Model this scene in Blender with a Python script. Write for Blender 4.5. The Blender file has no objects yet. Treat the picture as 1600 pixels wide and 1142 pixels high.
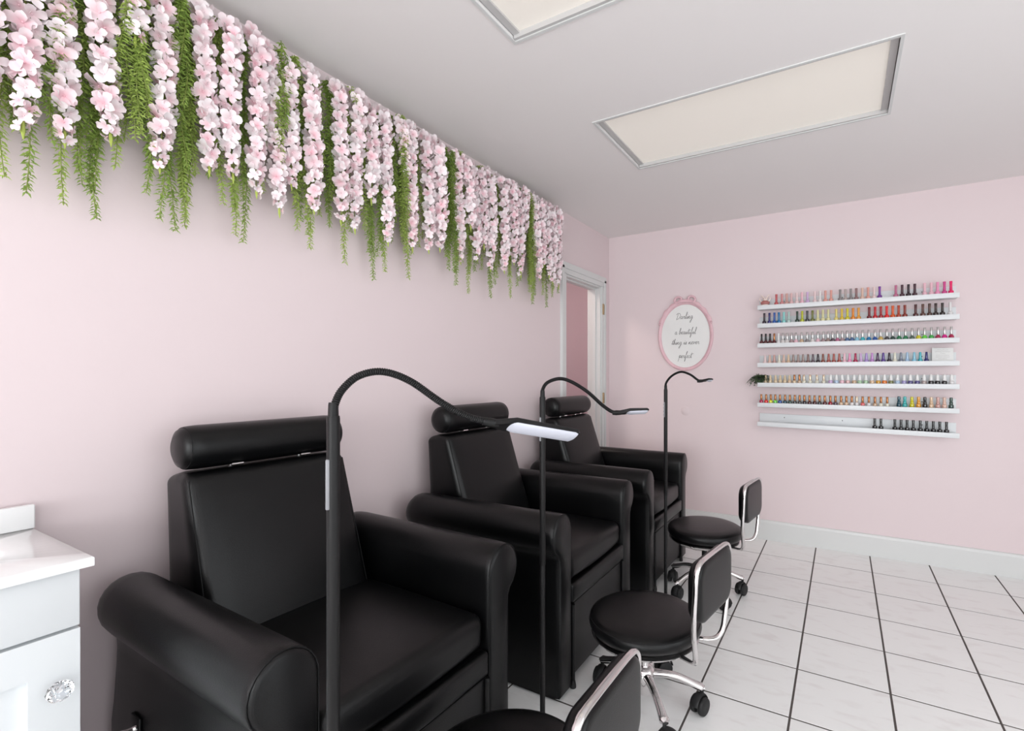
import bpy, bmesh, math, random
from mathutils import Vector, Matrix
random.seed(7)
S = bpy.context.scene
COL = S.collection
PI = math.pi
R = math.radians

# ------------------------------------------------------------------ camera, world, light, exposure
ROOM_X, ROOM_Y0, BW, H = 4.1, -4.4, 3.866, 2.44
cam_d = bpy.data.cameras.new('camera')
cam = bpy.data.objects.new('camera', cam_d); COL.objects.link(cam)
cam.location = (1.80, 0.0, 1.2335)
cam.rotation_euler = (R(90), 0, 0.50764)
cam_d.sensor_fit = 'HORIZONTAL'; cam_d.sensor_width = 36.0
cam_d.lens = 753.26 * 36.0 / 1600.0
cam_d.shift_x = -(897.3 - 800) / 1600.0
cam_d.shift_y = (586.0 - 571.0) / 1600.0
cam_d.clip_start = 0.05
S.camera = cam

world = bpy.data.worlds.new('daylight_sky'); S.world = world
world.use_nodes = True
bg = world.node_tree.nodes['Background']
bg.inputs['Color'].default_value = (0.86, 0.93, 1.0, 1); bg.inputs['Strength'].default_value = 1.0

def area(name, loc, rot, sx, sy, power, color):
    d = bpy.data.lights.new(name, 'AREA'); d.shape = 'RECTANGLE'; d.size = sx; d.size_y = sy
    d.energy = power; d.color = color
    o = bpy.data.objects.new(name, d); COL.objects.link(o); o.location = loc; o.rotation_euler = rot
    return o
# daylight falling through the shop window behind the camera (just outside the glass)
WIN = (0.45, 3.5, 0.35, 2.25)      # x0 x1 z0 z1 of the window opening
area('window_daylight', ((WIN[0]+WIN[1])/2, ROOM_Y0-0.16, (WIN[2]+WIN[3])/2), (R(90), 0, 0), WIN[1]-WIN[0], WIN[3]-WIN[2], 184, (0.945, 0.985, 1.0))
FILL_WIN = (-2.2, 1.9, 0.35, 2.25)     # y0 y1 z0 z1 of an added, unseen right-wall window for fill light
area('added_side_fill', (ROOM_X+0.16, (FILL_WIN[0]+FILL_WIN[1])/2, (FILL_WIN[2]+FILL_WIN[3])/2), (0, R(90), 0), FILL_WIN[3]-FILL_WIN[2], FILL_WIN[1]-FILL_WIN[0], 54, (0.945, 0.985, 1.0))  # added fill light from the right, evens out the left wall

S.view_settings.view_transform = 'Standard'
S.view_settings.look = 'None'
S.view_settings.gamma = 1.0
S.view_settings.use_curve_mapping = False
S.view_settings.exposure = 0.0

# ------------------------------------------------------------------ materials
def lin(c):
    return tuple(((v/255)/12.92 if v/255 <= 0.04045 else ((v/255+0.055)/1.055)**2.4) for v in c)
MATS = {}
def mat(name, rgb, rough=0.5, metal=0.0, spec=0.5, bump=None, noise=None, coat=0.0, trans=0.0, emit=None, var=0.0, sss=0.0):
    """rgb in sRGB 0-255. bump=(scale,strength); noise=(scale, rgb2, lo, hi) blends a second colour in."""
    if name in MATS: return MATS[name]
    m = bpy.data.materials.new(name); m.use_nodes = True
    nt = m.node_tree; b = nt.nodes['Principled BSDF']
    b.inputs['Base Color'].default_value = (*lin(rgb), 1)
    b.inputs['Roughness'].default_value = rough
    b.inputs['Metallic'].default_value = metal
    b.inputs['Specular IOR Level'].default_value = spec
    b.inputs['Coat Weight'].default_value = coat
    b.inputs['Transmission Weight'].default_value = trans
    if emit:
        b.inputs['Emission Color'].default_value = (*lin(emit[0]), 1); b.inputs['Emission Strength'].default_value = emit[1]
    tc = None
    def coords():
        nonlocal tc
        if tc is None: tc = nt.nodes.new('ShaderNodeTexCoord')
        return tc.outputs['Object']
    if noise:
        n = nt.nodes.new('ShaderNodeTexNoise'); n.inputs['Scale'].default_value = noise[0]; n.inputs['Detail'].default_value = 5
        nt.links.new(coords(), n.inputs['Vector'])
        r = nt.nodes.new('ShaderNodeValToRGB')
        r.color_ramp.elements[0].position = noise[2]; r.color_ramp.elements[0].color = (*lin(rgb), 1)
        r.color_ramp.elements[1].position = noise[3]; r.color_ramp.elements[1].color = (*lin(noise[1]), 1)
        nt.links.new(n.outputs['Fac'], r.inputs['Fac']); nt.links.new(r.outputs['Color'], b.inputs['Base Color'])
    if var:
        oi = nt.nodes.new('ShaderNodeObjectInfo'); hs = nt.nodes.new('ShaderNodeHueSaturation')
        mr = nt.nodes.new('ShaderNodeMapRange'); mr.inputs['To Min'].default_value = 1-var; mr.inputs['To Max'].default_value = 1+var
        nt.links.new(oi.outputs['Random'], mr.inputs['Value']); nt.links.new(mr.outputs['Result'], hs.inputs['Saturation'])
        if noise: nt.links.new(r.outputs['Color'], hs.inputs['Color'])
        else: hs.inputs['Color'].default_value = (*lin(rgb), 1)
        nt.links.new(hs.outputs['Color'], b.inputs['Base Color'])
    if bump:
        n2 = nt.nodes.new('ShaderNodeTexNoise'); n2.inputs['Scale'].default_value = bump[0]; n2.inputs['Detail'].default_value = 3
        nt.links.new(coords(), n2.inputs['Vector'])
        bp = nt.nodes.new('ShaderNodeBump'); bp.inputs['Strength'].default_value = bump[1]; bp.inputs['Distance'].default_value = 0.002
        nt.links.new(n2.outputs['Fac'], bp.inputs['Height']); nt.links.new(bp.outputs['Normal'], b.inputs['Normal'])
    MATS[name] = m
    return m

M_PINK = mat('pink_wall_paint', (229, 213, 215), 0.6, spec=0.3, bump=(60, 0.12))
M_SIDE = mat('white_wall_paint', (238, 236, 234), 0.6, spec=0.3, bump=(60, 0.12))
M_CEIL = mat('ceiling_paint', (243, 239, 238), 0.8, spec=0.2, bump=(40, 0.1))
M_TRIM = mat('white_trim_paint', (219, 220, 219), 0.4, bump=(30, 0.06))
M_WHITE = mat('white_lacquer', (226, 229, 231), 0.35)
M_MARBLE = mat('white_cultured_marble', (246, 246, 246), 0.18, coat=0.3)
M_LEATHER = mat('black_leather', (7, 7, 8), 0.33, spec=0.29, bump=(420, 0.22), noise=(9, (10, 10, 11), 0.35, 0.7))
M_PANELBLK = mat('black_vinyl_panel', (11, 11, 12), 0.45, spec=.4, bump=(300, 0.15))
M_SEAM = mat('black_piping', (15, 15, 16), 0.6, spec=.25)
M_CHROME = mat('chrome', (225, 222, 222), 0.1, metal=1.0, bump=(25, 0.05))
M_BLKMET = mat('black_powder_coat', (10, 9, 10), 0.45, spec=.3, bump=(500, 0.1))
M_RUBBER = mat('black_rubber', (20, 20, 21), 0.6, bump=(200, 0.1))
M_GREYPL = mat('grey_plastic', (130, 130, 134), 0.3)
M_DIFF = mat('lamp_diffuser', (196, 197, 208), 0.45)
M_BRASS = mat('brass', (158, 134, 104), 0.35, metal=0.9)
M_GROUT = mat('grey_grout', (84, 78, 75), 0.85, bump=(120, 0.3))
M_LENS = mat('light_panel_lens', (226, 220, 212), 0.5, emit=((255, 249, 240), 0.24))
M_LEAF = mat('leaf_green', (150, 174, 82), 0.5, noise=(40, (178, 198, 104), 0.35, 0.65), bump=(90, 0.1))
M_LEAFD = mat('leaf_deep_green', (128, 156, 70), 0.5, noise=(40, (156, 180, 88), 0.35, 0.65), bump=(90, 0.1))
M_BUD = mat('bud_yellow_green', (172, 188, 88), 0.5, bump=(80, 0.1))
M_STEM = mat('stem_green', (140, 152, 78), 0.6, bump=(80, 0.1))
M_FERN = mat('fern_dark_green', (52, 72, 50), 0.5, noise=(60, (84, 106, 70), 0.4, 0.65))
M_POT = mat('dark_pot', (38, 36, 36), 0.5)
M_FRAME = mat('pink_sign_frame', (230, 192, 199), 0.45, noise=(20, (222, 182, 190), 0.4, 0.7), bump=(60, 0.1))
M_BOARD = mat('sign_board_white', (236, 236, 234), 0.5)
M_INK = mat('grey_ink', (92, 86, 88), 0.6)
M_CRYSTAL = mat('crystal', (250, 252, 255), 0.02, trans=1.0)
M_SCREW = mat('dark_screw_head', (40, 36, 34), 0.5)
M_FIG = mat('figurine_cream', (232, 214, 206), 0.5); M_FIG2 = mat('figurine_rose', (176, 112, 108), 0.5)

def petal_material():
    m = bpy.data.materials.new('pale_pink_petal'); m.use_nodes = True; nt = m.node_tree
    b = nt.nodes['Principled BSDF']; b.inputs['Roughness'].default_value = 0.6; b.inputs['Specular IOR Level'].default_value = 0.2
    tc = nt.nodes.new('ShaderNodeTexCoord'); ln = nt.nodes.new('ShaderNodeVectorMath'); ln.operation = 'LENGTH'
    nt.links.new(tc.outputs['Object'], ln.inputs[0])
    mr = nt.nodes.new('ShaderNodeMapRange'); mr.inputs['From Min'].default_value = 0.003; mr.inputs['From Max'].default_value = 0.02
    nt.links.new(ln.outputs['Value'], mr.inputs['Value'])
    r = nt.nodes.new('ShaderNodeValToRGB')
    r.color_ramp.elements[0].color = (*lin((240, 204, 211)), 1); r.color_ramp.elements[1].color = (*lin((246, 230, 233)), 1)
    nt.links.new(mr.outputs['Result'], r.inputs['Fac'])
    oi = nt.nodes.new('ShaderNodeObjectInfo'); hs = nt.nodes.new('ShaderNodeHueSaturation')
    m2 = nt.nodes.new('ShaderNodeMapRange'); m2.inputs['To Min'].default_value = 0.55; m2.inputs['To Max'].default_value = 1.5
    nt.links.new(oi.outputs['Random'], m2.inputs['Value']); nt.links.new(m2.outputs['Result'], hs.inputs['Saturation'])
    nt.links.new(r.outputs['Color'], hs.inputs['Color']); nt.links.new(hs.outputs['Color'], b.inputs['Base Color'])
    return m
M_PETAL = petal_material()

def tile_material():
    m = bpy.data.materials.new('white_marbled_tile'); m.use_nodes = True; nt = m.node_tree
    b = nt.nodes['Principled BSDF']; b.inputs['Roughness'].default_value = 0.27
    tc = nt.nodes.new('ShaderNodeTexCoord'); oi = nt.nodes.new('ShaderNodeObjectInfo')
    mp = nt.nodes.new('ShaderNodeVectorMath'); mp.operation = 'ADD'
    sc = nt.nodes.new('ShaderNodeVectorMath'); sc.operation = 'SCALE'; sc.inputs['Scale'].default_value = 1.0
    cb = nt.nodes.new('ShaderNodeCombineXYZ'); mu = nt.nodes.new('ShaderNodeMath'); mu.operation = 'MULTIPLY'; mu.inputs[1].default_value = 37.0
    nt.links.new(oi.outputs['Random'], mu.inputs[0]); nt.links.new(mu.outputs[0], cb.inputs['X']); nt.links.new(mu.outputs[0], cb.inputs['Y'])
    nt.links.new(tc.outputs['Object'], mp.inputs[0]); nt.links.new(cb.outputs[0], mp.inputs[1])
    mg = nt.nodes.new('ShaderNodeMapping'); mg.inputs['Rotation'].default_value = (0, 0, R(28)); mg.inputs['Scale'].default_value = (5.0, 13, 6)
    nt.links.new(mp.outputs[0], mg.inputs['Vector'])
    n = nt.nodes.new('ShaderNodeTexNoise'); n.inputs['Scale'].default_value = 1.6; n.inputs['Detail'].default_value = 7; n.inputs['Distortion'].default_value = 0.6
    nt.links.new(mg.outputs[0], n.inputs['Vector'])
    r = nt.nodes.new('ShaderNodeValToRGB'); e = r.color_ramp.elements
    e[0].position = 0.30; e[0].color = (*lin((238, 236, 235)), 1); e[1].position = 0.47; e[1].color = (*lin((246, 246, 245)), 1)
    nt.links.new(n.outputs['Fac'], r.inputs['Fac']); nt.links.new(r.outputs['Color'], b.inputs['Base Color'])
    return m
M_TILE = tile_material()

def pane_material():
    m = bpy.data.materials.new('window_glass'); m.use_nodes = True; nt = m.node_tree
    nt.nodes.remove(nt.nodes['Principled BSDF']); out = nt.nodes['Material Output']
    t = nt.nodes.new('ShaderNodeBsdfTransparent'); g = nt.nodes.new('ShaderNodeBsdfGlossy'); g.inputs['Roughness'].default_value = 0.02
    mx = nt.nodes.new('ShaderNodeMixShader'); mx.inputs[0].default_value = 0.06
    nt.links.new(t.outputs[0], mx.inputs[1]); nt.links.new(g.outputs[0], mx.inputs[2]); nt.links.new(mx.outputs[0], out.inputs['Surface'])
    return m
M_PANE = pane_material()

# ------------------------------------------------------------------ mesh helpers
class MB:
    """Collects shapes into one mesh."""
    def __init__(s): s.v = []; s.f = []
    def add(s, vs, fs, M=None):
        o = len(s.v)
        s.v += [tuple(M @ Vector(p)) if M is not None else tuple(p) for p in vs]
        s.f += [tuple(i+o for i in f) for f in fs]
        return s
    def box(s, x0, x1, y0, y1, z0, z1, M=None):
        vs = [(x, y, z) for x in (x0, x1) for y in (y0, y1) for z in (z0, z1)]
        return s.add(vs, [(0,1,3,2),(4,6,7,5),(0,4,5,1),(2,3,7,6),(0,2,6,4),(1,5,7,3)], M)
    def rings(s, rs, closed=True, cap0=True, cap1=True, M=None):
        n = len(rs[0]); vs = [p for r in rs for p in r]; fs = []
        for k in range(len(rs)-1):
            for i in range(n if closed else n-1):
                j = (i+1) % n
                fs.append((k*n+i, k*n+j, (k+1)*n+j, (k+1)*n+i))
        if cap0: fs.append(tuple(reversed(range(n))))
        if cap1: fs.append(tuple(range((len(rs)-1)*n, len(rs)*n)))
        return s.add(vs, fs, M)
    def lathe(s, prof, seg=24, M=None, sy=1.0):
        rs = [[(r*math.cos(2*PI*i/seg), sy*r*math.sin(2*PI*i/seg), z) for i in range(seg)] for r, z in prof]
        return s.rings(rs, True, True, True, M)
    def tube(s, pts, r, seg=8, ry=None, up=None, M=None, closed=False):
        """r: number or list of radii; ry: second radius along the 'up' side."""
        P = [Vector(p) for p in pts]; n = len(P); rs = []
        N = None
        for i in range(n):
            a = P[(i-1) % n] if (closed or i > 0) else P[0]
            b = P[(i+1) % n] if (closed or i < n-1) else P[-1]
            t = (b-a).normalized()
            if up is not None: N = Vector(up)
            elif N is None: N = Vector((0,0,1)) if abs(t.z) < 0.9 else Vector((1,0,0))
            N = (N - t*N.dot(t)).normalized(); B = t.cross(N)
            rr = r[i] if isinstance(r, (list, tuple)) else r
            r2 = rr if ry is None else (ry[i] if isinstance(ry, (list, tuple)) else ry)
            rs.append([P[i] + B*(rr*math.cos(2*PI*k/seg)) + N*(r2*math.sin(2*PI*k/seg)) for k in range(seg)])
        if closed: rs.append(rs[0]); return s.rings(rs, True, False, False, M)
        return s.rings(rs, True, True, True, M)
    def rbox(s, cx, cy, cz, sx, sy, sz, r, k=4, m=6, fn=None, M=None):
        """Rounded box, optional fn(x,y,z)->(x,y,z) shaping in box-centred coordinates."""
        h = (sx/2, sy/2, sz/2)
        def axis(hh):
            a = []
            for i in range(k): a.append(-hh + r*(1-math.cos(PI/2*i/k))*1.0)
            for i in range(m+1): a.append(-hh+r + (2*hh-2*r)*i/m)
            for i in range(k-1, -1, -1): a.append(hh - r*(1-math.cos(PI/2*i/k)))
            return a
        ax = [axis(q) for q in h]; n = len(ax[0]); idx = {}; vs = []; fs = []
        def vid(i, j, l):
            key = (i, j, l)
            if key in idx: return idx[key]
            p = Vector((ax[0][i], ax[1][j], ax[2][l]))
            q = Vector([max(-h[a]+r, min(h[a]-r, p[a])) for a in range(3)])
            d = p-q
            if d.length > 1e-9: p = q + d.normalized()*r
            if fn: p = Vector(fn(*p))
            idx[key] = len(vs); vs.append((p.x+cx, p.y+cy, p.z+cz)); return idx[key]
        for a in range(n-1):
            for b in range(n-1):
                fs.append((vid(0,a,b), vid(0,a,b+1), vid(0,a+1,b+1), vid(0,a+1,b)))
                fs.append((vid(n-1,a,b), vid(n-1,a+1,b), vid(n-1,a+1,b+1), vid(n-1,a,b+1)))
                fs.append((vid(a,0,b), vid(a+1,0,b), vid(a+1,0,b+1), vid(a,0,b+1)))
                fs.append((vid(a,n-1,b), vid(a,n-1,b+1), vid(a+1,n-1,b+1), vid(a+1,n-1,b)))
                fs.append((vid(a,b,0), vid(a,b+1,0), vid(a+1,b+1,0), vid(a+1,b,0)))
                fs.append((vid(a,b,n-1), vid(a+1,b,n-1), vid(a+1,b+1,n-1), vid(a,b+1,n-1)))
        return s.add(vs, fs, M)
    def mesh(s, name, m, smooth=True, angle=38):
        me = bpy.data.meshes.new(name); me.from_pydata(s.v, [], s.f); me.update()
        bm = bmesh.new(); bm.from_mesh(me)
        bmesh.ops.recalc_face_normals(bm, faces=bm.faces); bm.to_mesh(me); bm.free()
        if smooth:
            me.polygons.foreach_set('use_smooth', [True]*len(me.polygons))
            me.set_sharp_from_angle(angle=R(angle))
        if m: me.materials.append(m)
        return me
    def build(s, name, m, parent=None, smooth=True, angle=38):
        return link(name, s.mesh(name, m, smooth, angle), parent)

def link(name, me, parent=None):
    o = bpy.data.objects.new(name, me); COL.objects.link(o)
    if parent: o.parent = parent
    return o
def tag(o, label, cat, group=None, kind=None):
    o['label'] = label; o['category'] = cat
    if group: o['group'] = group
    if kind: o['kind'] = kind
    return o
def thing(name, label, cat, loc, rz=0.0, group=None):
    o = bpy.data.objects.new(name, None); COL.objects.link(o)
    o.location = loc; o.rotation_euler = (0, 0, rz); o.empty_display_size = 0.05
    return tag(o, label, cat, group)
def struct(o, label, cat): return tag(o, label, cat, kind='structure')
def clone(o, parent=None):
    c = o.copy(); COL.objects.link(c); c.parent = parent
    for ch in list(o.children): clone(ch, c)
    return c
def spline(pts, n):
    """Catmull-Rom through pts, n samples per span."""
    P = [Vector(p) for p in pts]; P = [2*P[0]-P[1]] + P + [2*P[-1]-P[-2]]; out = []
    for i in range(1, len(P)-2):
        a, b, c, d = P[i-1:i+3]
        for k in range(n):
            t = k/n
            out.append(0.5*((2*b) + (c-a)*t + (2*a-5*b+4*c-d)*t*t + (3*b-a-3*c+d)*t*t*t))
    out.append(P[-2]); return out
ONES = ['', 'first', 'second', 'third', 'fourth', 'fifth', 'sixth', 'seventh', 'eighth', 'ninth', 'tenth', 'eleventh', 'twelfth', 'thirteenth', 'fourteenth', 'fifteenth', 'sixteenth', 'seventeenth', 'eighteenth', 'nineteenth']
def ordinal(n):
    if n < 20: return ONES[n]
    t = ['', '', 'twent', 'thirt', 'fort', 'fift', 'sixt', 'sevent'][n//10]
    return t+'ieth' if n % 10 == 0 else t+'y-'+ONES[n % 10]

# ------------------------------------------------------------------ the room
DY0, DY1, DZ = 3.087, 3.705, 1.99       # doorway in the left wall
T = 0.12
fl = MB().box(0, ROOM_X, ROOM_Y0, BW, -0.05, -0.0013).build('floor', M_GROUT, smooth=False)
struct(fl, 'white marbled tile floor with dark grey grout lines', 'floor')
TS, G = 0.329, 0.0078
def tile_mesh(x0, x1, y0, y1):
    b = 0.0007; mb = MB(); hx, hy = (x1-x0)/2, (y1-y0)/2
    mb.rings([[(-hx,-hy,-.006),(hx,-hy,-.006),(hx,hy,-.006),(-hx,hy,-.006)],
              [(-hx,-hy,-b),(hx,-hy,-b),(hx,hy,-b),(-hx,hy,-b)],
              [(-hx+b,-hy+b,0),(hx-b,-hy+b,0),(hx-b,hy-b,0),(-hx+b,hy-b,0)]])
    return mb.mesh('floor_tile', M_TILE, smooth=False)
cache = {}
ff = MB().box(0, ROOM_X, ROOM_Y0, 3.541-14*TS-G/2, -.0013, 0).build('tile_field', M_TILE, fl, smooth=False); ff['kind'] = 'stuff'
gx = sorted(1.305 + TS*k for k in range(-5, 11)); gy = [3.541 + TS*k for k in range(-14, 3)]
for i in range(len(gx)-1):
    for j in range(len(gy)-1):
        x0, x1 = max(gx[i]+G/2, 0), min(gx[i+1]-G/2, ROOM_X); y0, y1 = max(gy[j]+G/2, ROOM_Y0), min(gy[j+1]-G/2, BW-0.005)
        if x1-x0 < .02 or y1-y0 < .012: continue
        key = (round(x1-x0, 4), round(y1-y0, 4))
        if key not in cache: cache[key] = tile_mesh(x0, x1, y0, y1)
        t = link('floor_tile', cache[key], fl)
        t.location = ((x0+x1)/2, (y0+y1)/2, random.uniform(-.0003, .0001))

w = MB().box(-T, 0, ROOM_Y0, DY0, 0, H).box(-T, 0, DY0, DY1, DZ, H).box(-T, 0, DY1, BW+T, 0, H).build('wall_left', M_PINK, smooth=False)
struct(w, 'pale pink painted wall behind the armchairs', 'wall')
w = MB().box(0, ROOM_X+T, BW, BW+T, 0, H).build('wall_back', M_PINK, smooth=False)
struct(w, 'pink painted back wall holding the polish shelves', 'wall')
a, b, c_, d = FILL_WIN
w = MB().box(ROOM_X, ROOM_X+T, ROOM_Y0, a, 0, H).box(ROOM_X, ROOM_X+T, b, BW, 0, H).box(ROOM_X, ROOM_X+T, a, b, 0, c_).box(ROOM_X, ROOM_X+T, a, b, d, H).build('wall_right', M_SIDE, smooth=False)
struct(w, 'white painted wall outside the picture on the right', 'wall')
a, b, c_, d = WIN
w = MB().box(-T, a, ROOM_Y0-T, ROOM_Y0, 0, H).box(b, ROOM_X+T, ROOM_Y0-T, ROOM_Y0, 0, H).box(a, b, ROOM_Y0-T, ROOM_Y0, 0, c_).box(a, b, ROOM_Y0-T, ROOM_Y0, d, H).build('wall_front', M_SIDE, smooth=False)
struct(w, 'front wall with the shop window behind the camera', 'wall')
def shop_window(name, loc, rz, ww, wh, label):
    win = bpy.data.objects.new(name, None); COL.objects.link(win); win.location = loc; win.rotation_euler.z = rz
    struct(win, label, 'window')
    MB().box(0, ww, -.03, .03, 0, .05).box(0, ww, -.03, .03, wh-.05, wh).box(0, .05, -.03, .03, .05, wh-.05).box(ww-.05, ww, -.03, .03, .05, wh-.05).build('window_frame', M_TRIM, win, smooth=False)
    for k in (1, 2): MB().box(ww*k/3-.025, ww*k/3+.025, -.025, .025, .05, wh-.05).build('mullion', M_TRIM, win, smooth=False)
    for k in range(3): MB().box(ww*k/3+.03, ww*(k+1)/3-.03, -.003, .003, .05, wh-.05).build('pane', M_PANE, win, smooth=False)
shop_window('window_1', (WIN[0], ROOM_Y0-.06, WIN[2]), 0, WIN[1]-WIN[0], WIN[3]-WIN[2], 'wide shop window with white frame behind the camera')
shop_window('added_side_window', (ROOM_X+.06, FILL_WIN[0], FILL_WIN[2]), R(90), FILL_WIN[1]-FILL_WIN[0], FILL_WIN[3]-FILL_WIN[2], 'added white framed side window for fill light, outside the picture on the right')  # added window, unseen, goes with the side fill light

# ceiling with openings for the two light panels
PX0, PX1 = 0.765, 1.985
PAN = [(0.82, 1.42), (2.06, 2.645)]
mb = MB(); ys = [ROOM_Y0]
for p in PAN: ys += list(p)
ys.append(BW)
for k in range(0, len(ys)-1):
    if k % 2 == 0: mb.box(-T, ROOM_X+T, ys[k], ys[k+1], H, H+.06)
    else: mb.box(-T, PX0, ys[k], ys[k+1], H, H+.06).box(PX1, ROOM_X+T, ys[k], ys[k+1], H, H+.06)
mb.box(-T, ROOM_X+T, ROOM_Y0-T, ROOM_Y0, H, H+.06).box(-T, ROOM_X+T, BW, BW+T, H, H+.06)
struct(mb.build('ceiling', M_CEIL, smooth=False), 'greyish white painted ceiling with two recessed light panels', 'ceiling')

# doorway: hall behind, jamb, casing, stop, hinges
HX = -1.25
hall = MB().box(HX-T, HX, 2.2, 5.0, 0, H).box(HX, -T, 2.2-T, 2.2, 0, H).box(HX, -T, 4.35, 4.35+T, 0, H).box(-T, 0.0, BW+T, 4.35+T, 0, H).build('wall_hallway', mat('hall_paint', (212, 194, 202), 0.6, bump=(60, .1)), smooth=False)
struct(hall, 'mauve pink wall of the hallway seen through the doorway', 'wall')
struct(MB().box(HX, -T, 2.2, 4.35, H, H+.06).build('ceiling_hallway', M_CEIL, smooth=False), 'hallway ceiling beyond the doorway', 'ceiling')
struct(MB().box(HX, -T, 2.2, 4.35, -.05, 0).box(-T, 0, DY0, DY1, -.05, 0).build('floor_hallway', M_TILE, smooth=False), 'pale floor of the hallway beyond the doorway', 'floor')
hl = thing('hall_fill_lamp', 'added round white lamp out of view that brightens the hallway', 'ceiling lamp', (-.68, 3.0, H))  # added lamp out of view, lifts the dark hallway
MB().lathe([(.13, 0), (.14, -.01), (.14, -.03), (.11, -.06), (.001, -.07)], 28).build('shade', mat('hall_fill_glow', (240, 236, 230), .4, emit=((255, 240, 230), 42.0)), hl)
tr = bpy.data.objects.new('trim_1', None); COL.objects.link(tr); tr.location = (0, DY0, 0)
struct(tr, 'white painted wooden door frame at the far end of left wall', 'door frame')
dw = DY1-DY0; cw = 0.062
def casing(name, pts):      # stepped casing: two layers with a groove
    pass
for (y0, y1, z0, z1) in ((-cw, 0.004, 0, DZ+.0), (dw-.004, dw+cw, 0, DZ+.0), (-cw, dw+cw, DZ-.004, DZ+.078)):
    o = MB().box(0, .014, y0, y1, z0, z1).build('casing', M_TRIM, tr, smooth=False)
    if z0 == 0:
        yo = y0 if y0 < 0 else y1-.028
        MB().box(.014, .021, yo, yo+.028, z0, z1+.05).build('casing_edge', M_TRIM, o, smooth=False)
    else:
        MB().box(.014, .021, y0, y1, z1-.045, z1).build('casing_edge', M_TRIM, o, smooth=False)
MB().box(-T, 0, 0, .018, 0, DZ).build('jamb', M_TRIM, tr, smooth=False)
MB().box(-T, 0, dw-.018, dw, 0, DZ).build('jamb', M_TRIM, tr, smooth=False)
MB().box(-T, 0, .018, dw-.018, DZ-.018, DZ).build('head_jamb', M_TRIM, tr, smooth=False)
MB().box(-.075, -.04, dw-.03, dw-.018, 0, DZ-.018).build('door_stop', M_TRIM, tr, smooth=False)
MB().box(-.075, -.04, .018, .03, 0, DZ-.018).build('door_stop', M_TRIM, tr, smooth=False)
MB().box(-.075, -.04, .03, dw-.03, DZ-.03, DZ-.018).build('door_stop', M_TRIM, tr, smooth=False)
for z in (1.795, 1.038):
    MB().box(.014, .0165, dw+.006, dw+.036, z-.045, z+.045).tube([(.018, dw+.004, z-.045), (.018, dw+.004, z+.045)], .006, 8).build('hinge', M_BRASS, tr)

def baseboard(name, x0, x1, y0, y1, ax, label):
    mb = MB(); h = .148
    if ax == 'y': mb.rings([[(x, y1, 0), (x, y0, 0), (x, y0, h-.02), (x, y0+.004, h-.004), (x, y1, h)] for x in (x0, x1)])
    else: mb.rings([[(x0, y, 0), (x1, y, 0), (x1, y, h-.02), (x1-.004, y, h-.004), (x0, y, h)] for y in (y0, y1)])
    return struct(mb.build(name, M_TRIM, smooth=False), label, 'baseboard')
baseboard('baseboard_back', 0.0, ROOM_X, BW-.014, BW, 'y', 'tall white baseboard along the pink back wall')
baseboard('baseboard_left', 0, .012, ROOM_Y0, DY0-cw, 'x', 'white baseboard along the left wall behind the armchairs')

# ceiling light panels
def light_panel(y0, y1, label):
    t = thing('ceiling_light', label, 'ceiling light', ((PX0+PX1)/2, (y0+y1)/2, H), 0, 'recessed ceiling light panels')
    hx, hy = (PX1-PX0)/2, (y1-y0)/2
    def flange(k):   # flange lies under the ceiling face, reveal goes up
        mb = MB()
        e, dn, up = .009, -.004, .022
        mb.box(-hx-e, hx+e, -hy-e, -hy+.003, dn, 0).box(-hx-e, hx+e, hy-.003, hy+e, dn, 0)
        mb.box(-hx-e, -hx+.003, -hy+.003, hy-.003, dn, 0).box(hx-.003, hx+e, -hy+.003, hy-.003, dn, 0)
        return mb
    flange(0).build('frame', M_TRIM, t, smooth=False)
    mb = MB(); q = .004
    mb.box(-hx+q, hx-q, -hy+q, -hy+.014, 0, .045).box(-hx+q, hx-q, hy-.014, hy-q, 0, .045).box(-hx+q, -hx+.03, -hy+.014, hy-.014, .012, .045).box(hx-.03, hx-q, -hy+.014, hy-.014, .012, .045)
    mb.build('reveal', mat('light_reveal_grey', (196, 194, 193), .5), t, smooth=False)
    MB().box(-hx+.014, hx-.014, -hy+.014, hy-.014, .02, .026).build('diffuser', M_LENS, t, smooth=False)
    MB().box(-hx, hx, -hy, hy, .05, .09).build('housing', M_TRIM, t, smooth=False)
    return t
light_panel(*PAN[0], 'rectangular ceiling light cut off by the top edge of the picture')
light_panel(*PAN[1], 'long rectangular ceiling light panel nearer the back wall, seen whole')

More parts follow.
